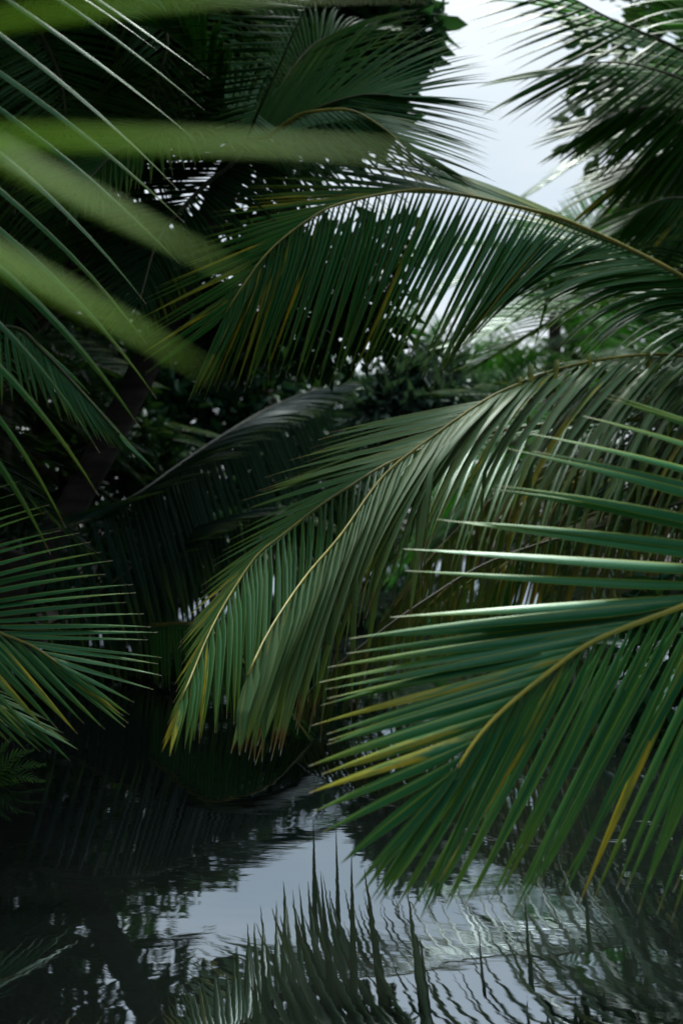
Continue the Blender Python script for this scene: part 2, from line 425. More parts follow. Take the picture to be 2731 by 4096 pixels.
# lower right palm, the sharp near frond
p = empty('coconut_palm', (1.22, 2.0, 0.25), 'nearest palm at lower right, large sharp blue-green frond with yellow midrib over the water', 'palm', GR)
palm_trunk(p, (1.20, 1.98, 0.9), (1.3, 2.05, -0.1), 0.10, 10)
FS = 0.84
frond(p, [(1.161, 1.980, 0.904), (1.056, 1.970, 0.884), (0.871, 2.000, 0.794), (0.693, 2.020, 0.711), (0.515, 2.020, 0.640), (0.409, 2.000, 0.573), (0.312, 1.960, 0.505), (0.259, 1.930, 0.456), (0.223, 1.910, 0.410)],
      (-0.1, -0.8, 0.6),
      [dict(n=33, width=0.052, N=(-0.05, -0.62, 0.78), njit=0.2, jit=0.035, miss=.04, kink=.02, fold=0.75, wave=0.07, yel=([0, .7, .85, 1], [0.03, .06, .14, .2]), twist=0.25,
            keys=[(0, (-.9, .12, .42), .80, .15), (.17, (-.94, .1, .27), .80, .12), (.30, (-.985, .08, .08), .84, .04), (.40, (-.99, .06, -.03), .82, .03), (.50, (-.985, .05, -.12), .80, .05),
                  (.72, (-.96, .03, -.25), .62, .05), (.86, (-.94, 0, -.28), .46, .06), (.95, (-.88, 0, -.40), .42, .06), (1, (-.78, 0, -.62), .36, .05)]),
       dict(n=43, width=0.047, N=(-0.35, -0.85, 0.40), njit=0.24, jit=0.045, miss=.05, fold=0.95, wave=0.07, yel=([0, .6, .8, 1], [.02, .03, .06, .1]), twist=0.25,
            keys=[(0, (-.34, -.15, -.92), .95, .05), (.25, (-.44, -.12, -.90), .90, .05), (.45, (-.49, -.1, -.87), .82, .04), (.70, (-.47, -.06, -.88), .66, .03), (.86, (-.47, -.03, -.86), .52, .03), (1, (-.62, 0, -.78), .36, .03)])],
      M_NEAR, M_NEARRIB, 0.011, 0.0035, 12)

FS = 1.0

# second right palm, the bent pale frond and the frond under it
p = empty('coconut_palm', (3.6, 6.3, 0.3), 'right palm with a bent pale weathered frond sloping down to the water', 'palm', GR)
palm_trunk(p, (3.5, 6.2, 1.5), (3.7, 6.4, -0.1), 0.15, 14)
frond(p, [(3.367, 6.000, 1.349), (2.439, 5.600, 1.671), (1.749, 5.100, 1.698), (1.367, 4.800, 1.651), (1.011, 4.550, 1.560), (0.707, 4.250, 1.426), (0.566, 4.100, 1.345), (0.362, 3.850, 1.200), (0.156, 3.550, 1.036), (0.000, 3.150, 0.831), (-0.103, 2.800, 0.716), (-0.183, 2.550, 0.599), (-0.226, 2.400, 0.507)],
      (-0.3, -0.5, 0.8),
      [dict(n=78, width=0.056, N=(-0.45, -0.7, 0.55), njit=0.16, jit=0.035, fold=0.5, kink=0.2, wave=0.14, yel=([0, 1], [.02, .1]), miss=.03,
            keys=[(0, (-.6, -.4, -.4), 1.2, .7), (.34, (-.65, -.53, -.53), 1.25, .9), (.43, (-.65, -.6, -.47), 1.31, .9), (.59, (-.51, -.74, -.40), 1.08, 1.0), (.69, (-.42, -.71, -.50), 1.12, 1.0), (.763, (-.32, -.7, -.62), .98, .9), (.848, (-.28, -.62, -.70), .76, .7), (.916, (-.28, -.52, -.78), .52, .5), (.97, (-.24, -.45, -.85), .34, .3), (1, (-.15, -.45, -.85), .2, .2)]),
       dict(n=40, width=0.055, N=(-0.1, -0.35, 0.9), njit=0.25, jit=0.08, fold=0.5, kink=0.3, wave=0.25, t0=.12, t1=.52, miss=.1,
            keys=[(0, (-.95, .2, .15), .8, .5), (.25, (-.98, .1, .12), .85, .45), (.40, (-.95, -.2, -.02), .5, .8), (.48, (-.9, -.3, -.1), .35, 1.0), (.56, (-.8, -.3, -.3), .3, 1.0)]),
       dict(n=12, width=0.055, N=(-0.1, -0.35, 0.9), njit=0.25, jit=0.06, fold=0.5, wave=0.15, t0=.62, t1=.72,
            keys=[(.6, (-.97, -.1, -.16), .72, .12), (.72, (-.95, -.1, -.24), .66, .12)]),
       dict(width=0.034, fold=.5, bend=(.22, .12), aty=.7, atw=.3, at=[((1.056, 4.550, 1.578), (-.8, -.6, .1), .42, .3), ((0.921, 4.450, 1.524), (-.7, -.6, .2), .46, .3), ((0.813, 4.350, 1.477), (-.7, -.6, .15), .24, .3), ((1.221, 4.700, 1.629), (-.75, -.6, .15), .30, .3), ((1.625, 5.000, 1.689), (-.8, -.5, .1), .45, .3)])],
      M_PALE, M_RIB, 0.012, 0.003, 11)
frond(p, [(3.216, 6.000, 1.123), (2.299, 5.600, 1.389), (1.351, 5.200, 1.381), (0.644, 4.800, 1.271), (0.259, 4.400, 1.141), (0.001, 4.050, 0.984), (-0.115, 3.800, 0.900), (-0.216, 3.550, 0.814), (-0.280, 3.300, 0.756), (-0.334, 2.950, 0.648), (-0.366, 2.750, 0.563), (-0.386, 2.500, 0.466), (-0.396, 2.450, 0.437)],
      (-0.3, -0.5, 0.8),
      [dict(n=96, width=0.034, N=(-0.4, -0.75, 0.5), njit=0.14, jit=0.03, fold=0.6, wave=0.06, kink=0.03, yel=([0, .8, 1], [.03, .05, .4]),
            keys=[(0, (-.5, -.3, -.6), 1.1, .4), (.4, (-.4, -.7, -.5), 1.1, .5), (.609, (-.24, -.86, -.46), 1.06, .5), (.691, (-.08, -.82, -.55), 1.05, .5), (.742, (-.02, -.82, -.58), .94, .5), (.792, (.03, -.80, -.60), .80, .5), (.838, (.05, -.75, -.66), .64, .5), (.904, (.05, -.68, -.72), .42, .4), (.96, (.02, -.6, -.8), .26, .3), (1, (-.1, -.6, -.8), .15, .2)]),
       dict(n=70, width=0.032, N=(-0.3, -0.5, 0.8), njit=0.14, jit=0.03, fold=0.6, wave=0.08, yel=([0, .7, 1], [.05, .1, .5]), t0=.2,
            keys=[(0, (-.9, .2, .1), .9, .3), (.5, (-.95, .1, -.1), .8, .2), (.62, (-.95, -.1, -.22), .65, .12), (.70, (-.84, -.35, -.46), .55, .1), (.82, (-.62, -.5, -.6), .42, .08), (.92, (-.4, -.45, -.8), .26, .05), (1, (-.3, -.3, -.9), .14, .0)])],
      M_OLIVE, M_RIB, 0.011, 0.0025, 10)

# third right palm, the long arching frond
p = empty('coconut_palm', (4.0, 7.2, 0.3), 'right palm whose long glossy frond arches across the middle, some leaflets yellow', 'palm', GR)
palm_trunk(p, (3.75, 7.0, 1.7), (4.2, 7.3, -0.1), 0.16, 14)
FS = 0.82
frond(p, [(3.034, 5.660, 1.395), (2.287, 5.250, 1.820), (1.687, 4.920, 2.058), (1.408, 4.840, 2.173), (1.197, 4.760, 2.240), (0.981, 4.670, 2.291), (0.658, 4.550, 2.329), (0.445, 4.470, 2.339), (0.288, 4.390, 2.318), (0.001, 4.260, 2.222), (-0.154, 4.180, 2.118), (-0.303, 4.100, 1.969), (-0.411, 4.020, 1.793), (-0.463, 4.000, 1.702)],
      (-0.1, -0.6, 0.8),
      [dict(n=150, width=0.052, N=(-0.55, -0.75, 0.45), njit=0.14, jit=0.03, fold=0.6, wave=0.07, kink=0.02, yel=([0, .55, .62, .66, .78, .84, .93, .95, 1], [0, 0, .12, .06, .03, .3, .7, .2, 0]),
            keys=[(0, (-.4, -.2, -.8), 1.0, .5), (.3, (-.85, -.35, .05), 1.2, 1.1), (.45, (-.92, -.35, -.12), 1.15, .7), (.52, (-.75, -.3, -.55), 1.15, .4), (.6, (-.5, -.25, -.85), 1.18, .2), (.7, (-.42, -.2, -.9), 1.15, .1), (.785, (-.27, -.2, -.97), 1.1, .05), (.9, (-.3, -.15, -.95), .82, .05), (1, (-.38, -.15, -.9), .5, .1)]),
       dict(n=110, width=0.052, N=(-0.1, -0.45, 0.9), njit=0.14, jit=0.03, fold=0.6, wave=0.07, yel=([0, .5, .6, 1], [0, .08, .1, .08]),
            keys=[(0, (-.7, .5, .4), .8, .4), (.3, (-.8, .4, .4), .9, .5), (.5, (-.86, .15, .50), 1.3, .34), (.6, (-.90, .12, .40), 1.3, .32), (.7, (-.97, .1, .1), 1.15, .15), (.785, (-.97, .1, -.1), .95, .05), (.84, (-.95, .1, -.25), .8, .05), (.9, (-.92, .05, -.38), .75, .05), (1, (-.75, .0, -.6), .55, .05)])],
      M_MID, M_RIB, 0.022, 0.004, 10)

FS = 1.0

# drying low fronds behind the near frond
p = empty('coconut_palm', (3.3, 5.2, 0.25), 'low right palm with drying brown-tipped fronds trailing into the water', 'palm', GR)
palm_trunk(p, (3.2, 5.15, 0.9), (3.35, 5.25, -0.1), 0.13, 8)
frond(p, [(2.974, 5.300, 0.964), (2.134, 5.200, 1.028), (1.424, 5.000, 0.860), (0.765, 4.800, 0.681), (0.386, 4.600, 0.493), (0.091, 4.300, 0.326), (-0.119, 4.100, 0.177), (-0.244, 3.950, 0.025), (-0.309, 3.900, -0.111)],
      (-0.2, -0.6, 0.7),
      [dict(n=80, width=0.034, N=(-0.6, -0.7, 0.4), njit=0.3, jit=0.07, fold=0.6, wave=0.15, kink=0.08, yel=([0, 1], [.08, .25]),
            keys=[(0, (-.3, -.1, -.9), .8, .1), (.4, (-.3, -.1, -.95), .7, .1), (.7, (-.15, 0, -.95), .42, .1), (1, (-.2, 0, -.95), .2, .1)]),
       dict(n=80, width=0.034, N=(-0.3, -0.5, 0.7), njit=0.3, jit=0.07, fold=0.6, wave=0.15, kink=0.08, yel=([0, 1], [.08, .25]),
            keys=[(0, (-.7, .2, .2), .6, .7), (.4, (-.75, .2, -.05), .6, .9), (.7, (-.6, .1, -.6), .4, .5), (1, (-.4, 0, -.9), .2, .1)])],
      M_DRY, M_RIBD, 0.010, 0.003, 8)
frond(p, [(3.030, 5.400, 0.965), (2.257, 5.500, 1.243), (1.567, 5.500, 1.270), (1.064, 5.400, 1.128), (0.711, 5.300, 0.897), (0.437, 5.200, 0.623), (0.300, 5.100, 0.424)],
      (-0.2, -0.6, 0.7),
      [dict(n=70, width=0.036, N=(-0.6, -0.7, 0.4), njit=0.25, jit=0.06, wave=0.12, kink=0.06, yel=([0, 1], [.08, .25]),
            keys=[(0, (-.2, -.1, -.9), .95, .1), (.5, (-.25, -.1, -.95), .85, .1), (1, (-.15, 0, -.95), .5, .1)]),
       dict(n=70, width=0.036, N=(-0.3, -0.5, 0.7), njit=0.25, jit=0.06, wave=0.12, kink=0.06, yel=([0, 1], [.08, .25]),
            keys=[(0, (-.7, .3, .0), .8, .9), (.5, (-.7, .2, -.3), .8, .9), (1, (-.5, .1, -.8), .4, .2)])],
      M_DRY, M_RIBD, 0.010, 0.003, 8)
frond(p, [(3.142, 5.600, 1.038), (2.744, 6.300, 1.530), (2.145, 6.400, 1.299), (1.558, 6.300, 0.976), (1.066, 6.200, 0.586), (0.819, 6.100, 0.238)],
      (-0.2, -0.6, 0.7),
      [dict(n=70, width=0.04, N=(-0.6, -0.7, 0.4), njit=0.25, jit=0.06, wave=0.12, yel=([0, 1], [.1, .3]),
            keys=[(0, (-.2, -.1, -.9), 1.0, .1), (.5, (-.25, -.1, -.95), .9, .1), (1, (-.15, 0, -.95), .5, .1)]),
       dict(n=70, width=0.04, N=(-0.3, -0.5, 0.7), njit=0.25, jit=0.06, wave=0.12, yel=([0, 1], [.1, .3]),
            keys=[(0, (-.7, .3, .0), .9, .9), (.5, (-.7, .2, -.3), .9, .9), (1, (-.5, .1, -.8), .5, .2)])],
      M_MID, M_RIBD, 0.018, 0.003, 7)

# left palm, fan-like frond end
p = empty('coconut_palm', (-1.85, 2.7, 0.3), 'left palm with a sharp fan-like frond end spreading in from the left edge', 'palm', GR)
palm_trunk(p, (-1.8, 2.65, 0.75), (-1.9, 2.75, -0.1), 0.11, 8)
frond(p, [(-1.740, 2.600, 0.735), (-1.422, 2.500, 0.761), (-1.171, 2.500, 0.698), (-0.983, 2.500, 0.648), (-0.857, 2.500, 0.597), (-0.769, 2.480, 0.566), (-0.701, 2.460, 0.528)],
      (0.1, -0.7, 0.7),
      [dict(n=36, width=0.026, N=(0.05, -0.45, 0.85), njit=0.12, jit=0.03, fold=0.65, wave=0.05, yel=([0, 1], [.05, .1]),
            keys=[(0, (.75, .1, .65), .55, .2), (.35, (.86, .1, .50), .56, .22), (.55, (.93, .08, .35), .53, .22), (.68, (.975, .05, .18), .48, .15), (.80, (.99, .03, .04), .41, .08), (.88, (.98, .02, -.09), .36, .06), (.95, (.95, 0, -.2), .32, .05), (1, (.87, 0, -.45), .21, .05)]),
       dict(n=36, width=0.027, N=(0.3, -0.8, 0.45), njit=0.12, jit=0.03, fold=0.65, wave=0.05, yel=([0, 1], [.1, .15]),
            keys=[(0, (.55, -.1, -.7), .6, .1), (.4, (.68, -.1, -.66), .56, -.05), (.6, (.70, -.08, -.68), .46, -.05), (.8, (.66, -.05, -.74), .35, .0), (.92, (.75, -.03, -.65), .31, .0), (1, (.78, 0, -.6), .21, .0)])],
      M_NEAR, M_RIB, 0.011, 0.0025, 10)
frond(p, [(-1.807, 2.700, 0.627), (-1.536, 2.700, 0.607), (-1.265, 2.700, 0.512), (-1.061, 2.700, 0.431), (-0.885, 2.700, 0.356)],
      (0.1, -0.7, 0.7),
      [dict(n=26, width=0.026, N=(0.05, -0.5, 0.8), njit=0.12, jit=0.04, keys=[(0, (.8, .1, .3), .5, .3), (.6, (.9, .05, -.2), .40, .3), (1, (.87, 0, -.45), .2, .1)]),
       dict(n=26, width=0.026, N=(0.3, -0.8, 0.45), njit=0.12, jit=0.04, keys=[(0, (.6, -.1, -.7), .4, .1), (1, (.78, 0, -.6), .2, .1)])],
      M_NEAR, M_RIB, 0.011, 0.0025, 8)

# upper left palm: long soft leaflets slanting across the dark
p = empty('coconut_palm', (-1.7, 2.6, 0.3), 'upper left palm with long separate leaflets slanting down across the dark trees', 'palm', GR)
palm_trunk(p, (-1.55, 2.55, 2.0), (-1.75, 2.65, -0.1), 0.10, 18)
frond(p, [(-1.422, 2.500, 1.997), (-1.148, 2.450, 2.314), (-0.895, 2.400, 2.345), (-0.865, 2.350, 2.168), (-0.904, 2.300, 1.938), (-0.941, 2.250, 1.690), (-0.964, 2.200, 1.451), (-0.992, 2.200, 1.258)],
      (0.2, -0.8, 0.5),
      [dict(n=16, width=0.026, N=(0.2, -0.55, 0.75), njit=0.15, jit=0.03, fold=0.6, wave=0.05, t0=.3,
            keys=[(0, (.85, 0, -.4), .55, .1), (.35, (.84, 0, -.5), .64, .15), (.6, (.80, 0, -.58), .70, .3), (.8, (.76, 0, -.6), .72, .6), (1, (.7, 0, -.6), .6, .9)]),
       dict(n=20, width=0.024, N=(-0.2, -0.55, 0.75), njit=0.15, jit=0.03, t0=.1, keys=[(0, (-.5, 0, .2), .5, .6), (1, (-.6, 0, -.6), .6, .6)])],
      M_MID, M_RIB, 0.012, 0.003, 10)

# young palm right beside the camera
p = empty('young_palm', (-0.55, 0.42, 0.0), 'young palm close to the lens, bright green out of focus leaflets crossing top left', 'palm')
palm_trunk(p, (-0.43, 0.40, 0.78), (-0.6, 0.45, -0.5), 0.022, 12)
frond(p, [(-0.457, 0.399, 0.845), (-0.361, 0.392, 0.983), (-0.267, 0.385, 1.064), (-0.214, 0.385, 1.092), (-0.192, 0.385, 1.087), (-0.182, 0.385, 1.065), (-0.180, 0.385, 1.045), (-0.180, 0.385, 1.025), (-0.182, 0.385, 1.001)],
      (0.1, -0.75, 0.65),
      [dict(width=0.0098, fold=.3, at=[((-0.192, 0.385, 1.083), (.98, 0, .16), .235, .22), ((-0.182, 0.385, 1.048), (.995, 0, -.02), .23, .06), ((-0.182, 0.385, 1.065), (.88, 0, -.44), .165, .03), ((-0.180, 0.385, 1.025), (.87, 0, -.46), .15, .05)])],
      M_LIME, M_RIB, 0.004, 0.0015, 10)

# middle left palm: dark arching frond that mirrors in the water
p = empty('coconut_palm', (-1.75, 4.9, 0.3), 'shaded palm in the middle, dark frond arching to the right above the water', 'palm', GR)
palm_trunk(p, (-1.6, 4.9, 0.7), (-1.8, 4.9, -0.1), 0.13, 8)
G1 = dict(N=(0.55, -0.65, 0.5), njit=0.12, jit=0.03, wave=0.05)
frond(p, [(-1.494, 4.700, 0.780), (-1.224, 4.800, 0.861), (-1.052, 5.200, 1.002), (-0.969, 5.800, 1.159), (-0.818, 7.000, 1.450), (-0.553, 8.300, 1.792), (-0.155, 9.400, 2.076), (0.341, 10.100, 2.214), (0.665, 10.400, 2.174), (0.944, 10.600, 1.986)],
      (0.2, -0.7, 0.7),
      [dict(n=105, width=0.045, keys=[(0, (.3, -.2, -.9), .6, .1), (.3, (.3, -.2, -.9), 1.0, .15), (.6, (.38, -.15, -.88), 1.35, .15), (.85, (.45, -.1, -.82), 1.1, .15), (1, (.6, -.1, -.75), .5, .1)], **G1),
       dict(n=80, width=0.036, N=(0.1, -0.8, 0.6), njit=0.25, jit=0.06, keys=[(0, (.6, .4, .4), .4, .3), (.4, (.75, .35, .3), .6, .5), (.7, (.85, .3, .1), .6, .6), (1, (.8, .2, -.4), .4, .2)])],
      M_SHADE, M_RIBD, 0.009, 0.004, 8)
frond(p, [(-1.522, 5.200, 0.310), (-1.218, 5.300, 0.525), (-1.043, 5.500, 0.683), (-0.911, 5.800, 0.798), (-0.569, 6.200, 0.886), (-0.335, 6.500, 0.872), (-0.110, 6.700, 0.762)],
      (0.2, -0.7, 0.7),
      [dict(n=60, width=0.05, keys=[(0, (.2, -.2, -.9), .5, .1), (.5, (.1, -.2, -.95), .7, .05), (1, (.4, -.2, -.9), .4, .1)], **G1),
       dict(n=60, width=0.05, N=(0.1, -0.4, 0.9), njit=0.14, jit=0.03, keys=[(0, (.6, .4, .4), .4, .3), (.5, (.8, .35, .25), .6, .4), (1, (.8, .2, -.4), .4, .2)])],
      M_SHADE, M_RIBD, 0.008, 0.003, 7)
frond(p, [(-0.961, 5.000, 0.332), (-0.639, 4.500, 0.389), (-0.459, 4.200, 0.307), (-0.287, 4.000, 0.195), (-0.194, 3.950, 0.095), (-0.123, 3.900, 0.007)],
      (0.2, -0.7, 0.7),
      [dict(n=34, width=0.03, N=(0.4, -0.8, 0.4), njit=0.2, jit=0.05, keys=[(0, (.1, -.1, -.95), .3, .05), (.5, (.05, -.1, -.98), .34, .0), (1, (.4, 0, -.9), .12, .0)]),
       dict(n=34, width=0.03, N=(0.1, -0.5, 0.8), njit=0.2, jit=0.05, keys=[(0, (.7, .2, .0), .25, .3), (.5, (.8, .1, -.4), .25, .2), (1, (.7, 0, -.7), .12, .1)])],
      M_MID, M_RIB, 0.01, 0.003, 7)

# left palm with hanging grey-blue curtain of leaflets
p = empty('coconut_palm', (-2.2, 4.2, 0.3), 'left palm with a folded frond hanging like a grey-blue curtain', 'palm', GR)
palm_trunk(p, (-2.1, 4.2, 1.2), (-2.25, 4.25, -0.1), 0.12, 12)
frond(p, [(-2.073, 4.200, 1.214), (-1.766, 4.100, 1.464), (-1.492, 4.000, 1.601), (-1.311, 4.000, 1.641), (-1.176, 3.950, 1.533), (-1.014, 3.900, 1.368), (-0.856, 3.850, 1.198)],
      (0.3, -0.6, 0.7),
      [dict(n=60, width=0.036, N=(0.5, -0.7, 0.5), njit=0.12, jit=0.03, keys=[(0, (-.2, -.1, -.9), .25, .1), (.5, (.0, -.1, -.98), .30, .1), (.6, (.25, -.1, -.95), .32, .1), (.8, (.45, -.1, -.85), .28, .1), (1, (.68, 0, -.7), .2, .05)]),
       dict(n=60, width=0.036, N=(0.4, -0.4, 0.8), njit=0.12, jit=0.03, keys=[(0, (.3, .5, .2), .25, .6), (.5, (.5, .3, -.3), .30, .6), (.7, (.65, .15, -.65), .30, .3), (1, (.7, 0, -.7), .2, .05)])],
      M_NEAR, M_RIBD, 0.014, 0.004, 8)

# tall palm, top centre left
p = empty('coconut_palm', (-1.95, 5.0, 0.3), 'tall leaning palm at top left, thin dark fronds fanning against the sky', 'palm', GR)
palm_trunk(p, (-0.487, 5.100, 2.806), (-1.95, 5.0, -0.1), 0.085, 30)
cr = (-0.487, 5.100, 2.806)
S1 = dict(njit=0.15, jit=0.03, wave=0.05)
frond(p, [cr, (-0.354, 4.940, 2.771), (-0.202, 4.860, 2.826), (-0.043, 4.780, 2.866), (0.101, 4.750, 2.890), (0.231, 4.720, 2.877)], (0.1, -0.7, 0.7),
      [dict(n=46, width=0.024, N=(0.1, -0.6, 0.7), keys=[(0, (.35, .1, .8), .5, .2), (.4, (.55, .1, .75), .75, .35), (.7, (.75, .1, .55), .72, .4), (1, (.93, 0, .2), .5, .2)], **S1),
       dict(n=46, width=0.024, N=(0.1, -0.7, 0.6), keys=[(0, (.6, -.1, -.7), .5, .2), (.4, (.8, -.1, -.35), .85, .2), (.7, (.93, -.1, -.18), .8, .2), (1, (.98, 0, .0), .5, .2)], **S1)], M_MID, M_RIBD, 0.016, 0.003, 8)
frond(p, [cr, (-0.367, 4.780, 2.698), (-0.251, 4.640, 2.715), (-0.168, 4.560, 2.726), (0.001, 4.480, 2.712), (0.098, 4.450, 2.672), (0.213, 4.400, 2.576), (0.281, 4.400, 2.511)], (0.1, -0.7, 0.7),
      [dict(n=44, width=0.026, N=(0.2, -0.7, 0.6), keys=[(0, (.3, -.1, -.8), .4, .2), (.4, (.5, -.1, -.8), .6, .2), (.7, (.75, -.1, -.55), .6, .2), (1, (.85, 0, -.45), .4, .2)], **S1),
       dict(n=44, width=0.026, N=(0.1, -0.4, 0.9), keys=[(0, (.5, .2, .5), .4, .4), (.4, (.8, .2, .25), .6, .5), (.7, (.93, .1, -.1), .6, .3), (1, (.93, 0, -.3), .45, .2)], **S1)], M_MID, M_RIB, 0.016, 0.003, 8)
frond(p, [cr, (-0.391, 4.780, 2.842), (-0.298, 4.640, 2.960), (-0.209, 4.480, 3.069), (-0.117, 4.400, 3.207)], (-0.2, -0.7, 0.6),
      [dict(n=40, width=0.038, N=(-0.1, -0.45, 0.85), keys=[(0, (-.8, -.1, -.5), .55, .1), (.5, (-.96, -.1, -.18), .7, .15), (1, (-.97, -.1, .1), .6, .2)], **S1),
       dict(n=14, width=0.038, t1=.3, N=(0.1, -0.6, 0.75), keys=[(0, (.6, .1, -.7), .35, .1), (.5, (.8, .1, -.4), .4, .15), (1, (.9, .1, .2), .4, .2)], **S1)], M_MID, M_RIBD, 0.010, 0.003, 8)
for q, mt in (([(-0.587, 5.020, 2.952), (-0.690, 4.860, 3.094), (-0.813, 4.720, 3.173), (-0.991, 4.560, 3.154)], M_MID), ([(-0.602, 4.940, 2.746), (-0.789, 4.720, 2.711), (-0.996, 4.480, 2.529), (-1.140, 4.260, 2.256)], M_MID),
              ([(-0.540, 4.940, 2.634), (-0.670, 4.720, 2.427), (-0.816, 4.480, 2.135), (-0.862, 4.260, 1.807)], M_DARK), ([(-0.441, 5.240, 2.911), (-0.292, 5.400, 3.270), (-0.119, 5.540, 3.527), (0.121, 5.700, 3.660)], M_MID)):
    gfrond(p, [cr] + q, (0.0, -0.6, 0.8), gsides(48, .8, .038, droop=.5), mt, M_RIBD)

FS = 1.0

p = empty('coconut_palm', (-2.4, 5.6, 0.3), 'dark palm at far upper left, drooping fronds with sky specks between leaflets', 'palm', GR)
palm_trunk(p, (-1.716, 5.400, 3.745), (-2.4, 5.6, -0.1), 0.13, 24)
cr = (-1.716, 5.400, 3.745)
for q, mt in (([(-1.352, 5.300, 3.732), (-1.000, 5.200, 3.522), (-0.899, 5.150, 3.329), (-0.980, 5.100, 3.011), (-1.134, 5.100, 2.498), (-1.198, 5.100, 2.242)], M_MID),
              ([(-1.587, 5.200, 3.444), (-1.401, 5.000, 3.032), (-1.360, 4.900, 2.559), (-1.429, 4.800, 2.103)], M_MID),
              ([(-1.403, 5.500, 3.936), (-0.936, 5.600, 3.949), (-0.523, 5.700, 3.789), (-0.314, 5.800, 3.519)], M_MID),
              ([(-1.884, 5.300, 3.360), (-1.914, 5.200, 2.921), (-1.813, 5.100, 2.370), (-1.639, 5.000, 1.902)], M_MID),
              ([(-1.639, 5.600, 4.132), (-1.282, 5.900, 4.453), (-0.713, 6.100, 4.420), (-0.262, 6.300, 4.235)], M_MID)):
    gfrond(p, [cr] + q, (0.1, -0.7, 0.7), gsides(60, .72, .034, droop=.45), mt, M_RIBD)

# right palm, top right
p = empty('coconut_palm', (3.6, 7.6, 0.3), 'tall palm at top right, fronds pointing left against the white sky', 'palm', GR)
palm_trunk(p, (3.000, 7.400, 3.665), (3.6, 7.6, -0.1), 0.16, 26)
cr = (3.000, 7.400, 3.665)
gfr = lambda q, ln, mt, d=.5, N=(-0.1, -0.7, 0.7), n=52, w=.045: gfrond(p, [cr] + q, N, gsides(n, ln, w, droop=d, a0=62, a1=20), mt, M_RIB)
def rfr(q, lo, hi, ln, mt=M_FRESH, n=34, w=.056, y=.0):
    frond(p, [cr] + q, (-0.1, -0.6, 0.8),
          [dict(n=n, width=w, N=(-0.5, -0.6, 0.6), njit=0.2, jit=0.05, wave=.1, yel=([0, 1], [y, y * 3]), keys=[(0, lo[0], ln, .3), (.5, lo[1], ln * 1.05, .25), (1, lo[2], ln * .6, .15)]),
           dict(n=n, width=w, N=(-0.2, -0.4, 0.9), njit=0.2, jit=0.05, wave=.1, yel=([0, 1], [y, y * 3]), keys=[(0, hi[0], ln * .9, .5), (.5, hi[1], ln, .45), (1, hi[2], ln * .6, .2)])], mt, M_RIBD, 0.018, 0.003, 8)
rfr([(2.586, 6.800, 3.834), (2.229, 6.500, 3.908), (1.655, 6.100, 3.918), (1.385, 5.900, 3.934), (1.215, 5.800, 3.956)], [(-.5, -.1, -.8), (-.75, -.1, -.55), (-.9, 0, -.2)], [(-.9, .1, .5), (-.97, .1, .3), (-.95, 0, .35)], .95)
rfr([(2.586, 6.800, 3.595), (2.275, 6.400, 3.637), (1.815, 6.000, 3.586), (1.478, 5.800, 3.519), (1.266, 5.700, 3.431)], [(-.4, -.1, -.9), (-.72, -.1, -.62), (-.92, 0, -.4)], [(-.9, .1, .45), (-.98, .1, .15), (-.97, 0, -.1)], .9)
rfr([(2.662, 7.000, 3.516), (2.483, 6.700, 3.538), (2.097, 6.400, 3.500), (1.782, 6.200, 3.404), (1.585, 6.100, 3.287)], [(-.3, -.1, -.9), (-.65, -.1, -.7), (-.85, 0, -.5)], [(-.9, .1, .4), (-.97, .1, .1), (-.92, 0, -.25)], .8, n=50)
rfr([(2.718, 7.100, 3.303), (2.572, 6.900, 3.340), (2.262, 6.700, 3.319), (1.966, 6.500, 3.182), (1.791, 6.400, 3.034)], [(-.3, -.1, -.9), (-.55, -.1, -.8), (-.75, 0, -.6)], [(-.9, .1, .3), (-.95, .1, .0), (-.85, 0, -.4)], .78, n=50, y=.06)
rfr([(2.697, 7.000, 2.918), (2.498, 6.700, 2.966), (2.162, 6.500, 2.953), (1.906, 6.300, 2.827), (1.751, 6.200, 2.672)], [(-.3, -.1, -.9), (-.55, -.1, -.8), (-.75, 0, -.6)], [(-.9, .1, .3), (-.95, .1, .0), (-.85, 0, -.4)], .72, n=46, y=.06)
gfr([(2.700, 7.100, 3.232), (2.416, 6.900, 3.028), (2.176, 6.800, 2.724), (2.010, 6.700, 2.411)], .8, M_FRESH, .4)
gfr([(2.890, 7.500, 4.192), (2.702, 7.500, 4.606), (2.419, 7.500, 4.908), (1.922, 7.400, 4.984)], .9, M_FRESH, .5)
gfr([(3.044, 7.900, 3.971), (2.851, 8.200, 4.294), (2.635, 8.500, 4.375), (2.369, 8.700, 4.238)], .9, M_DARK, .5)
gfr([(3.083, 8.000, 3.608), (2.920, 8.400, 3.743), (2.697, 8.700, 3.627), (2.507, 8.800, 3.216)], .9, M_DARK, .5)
frond(p, [cr, (2.766, 6.500, 3.916), (2.463, 6.000, 4.212), (2.168, 5.700, 4.261), (1.843, 5.500, 4.184), (1.510, 5.300, 4.025)], (-0.2, -0.6, 0.7),
      [dict(n=30, width=0.045, N=(-0.2, -0.4, 0.85), t0=.3, njit=0.15, jit=0.04, keys=[(0, (-.95, -.1, .3), 1.0, .9), (.6, (-.95, -.1, .15), 1.05, .8), (1, (-.9, -.1, .0), .6, .5)]),
       dict(n=30, width=0.045, N=(0.1, -0.6, 0.75), t0=.3, njit=0.15, jit=0.04, keys=[(0, (-.5, .3, .8), .8, .5), (1, (-.8, .1, .5), .6, .5)])], M_FRESH, M_RIB, 0.02, 0.004, 9)

# ------------------------------------------------------------------ palms further back: built once, copied
def proto_frond_pts(L, up, fall):
    return [(L * s, 0, L * (up * s - fall * s * s)) for s in np.linspace(0, 1, 7)]

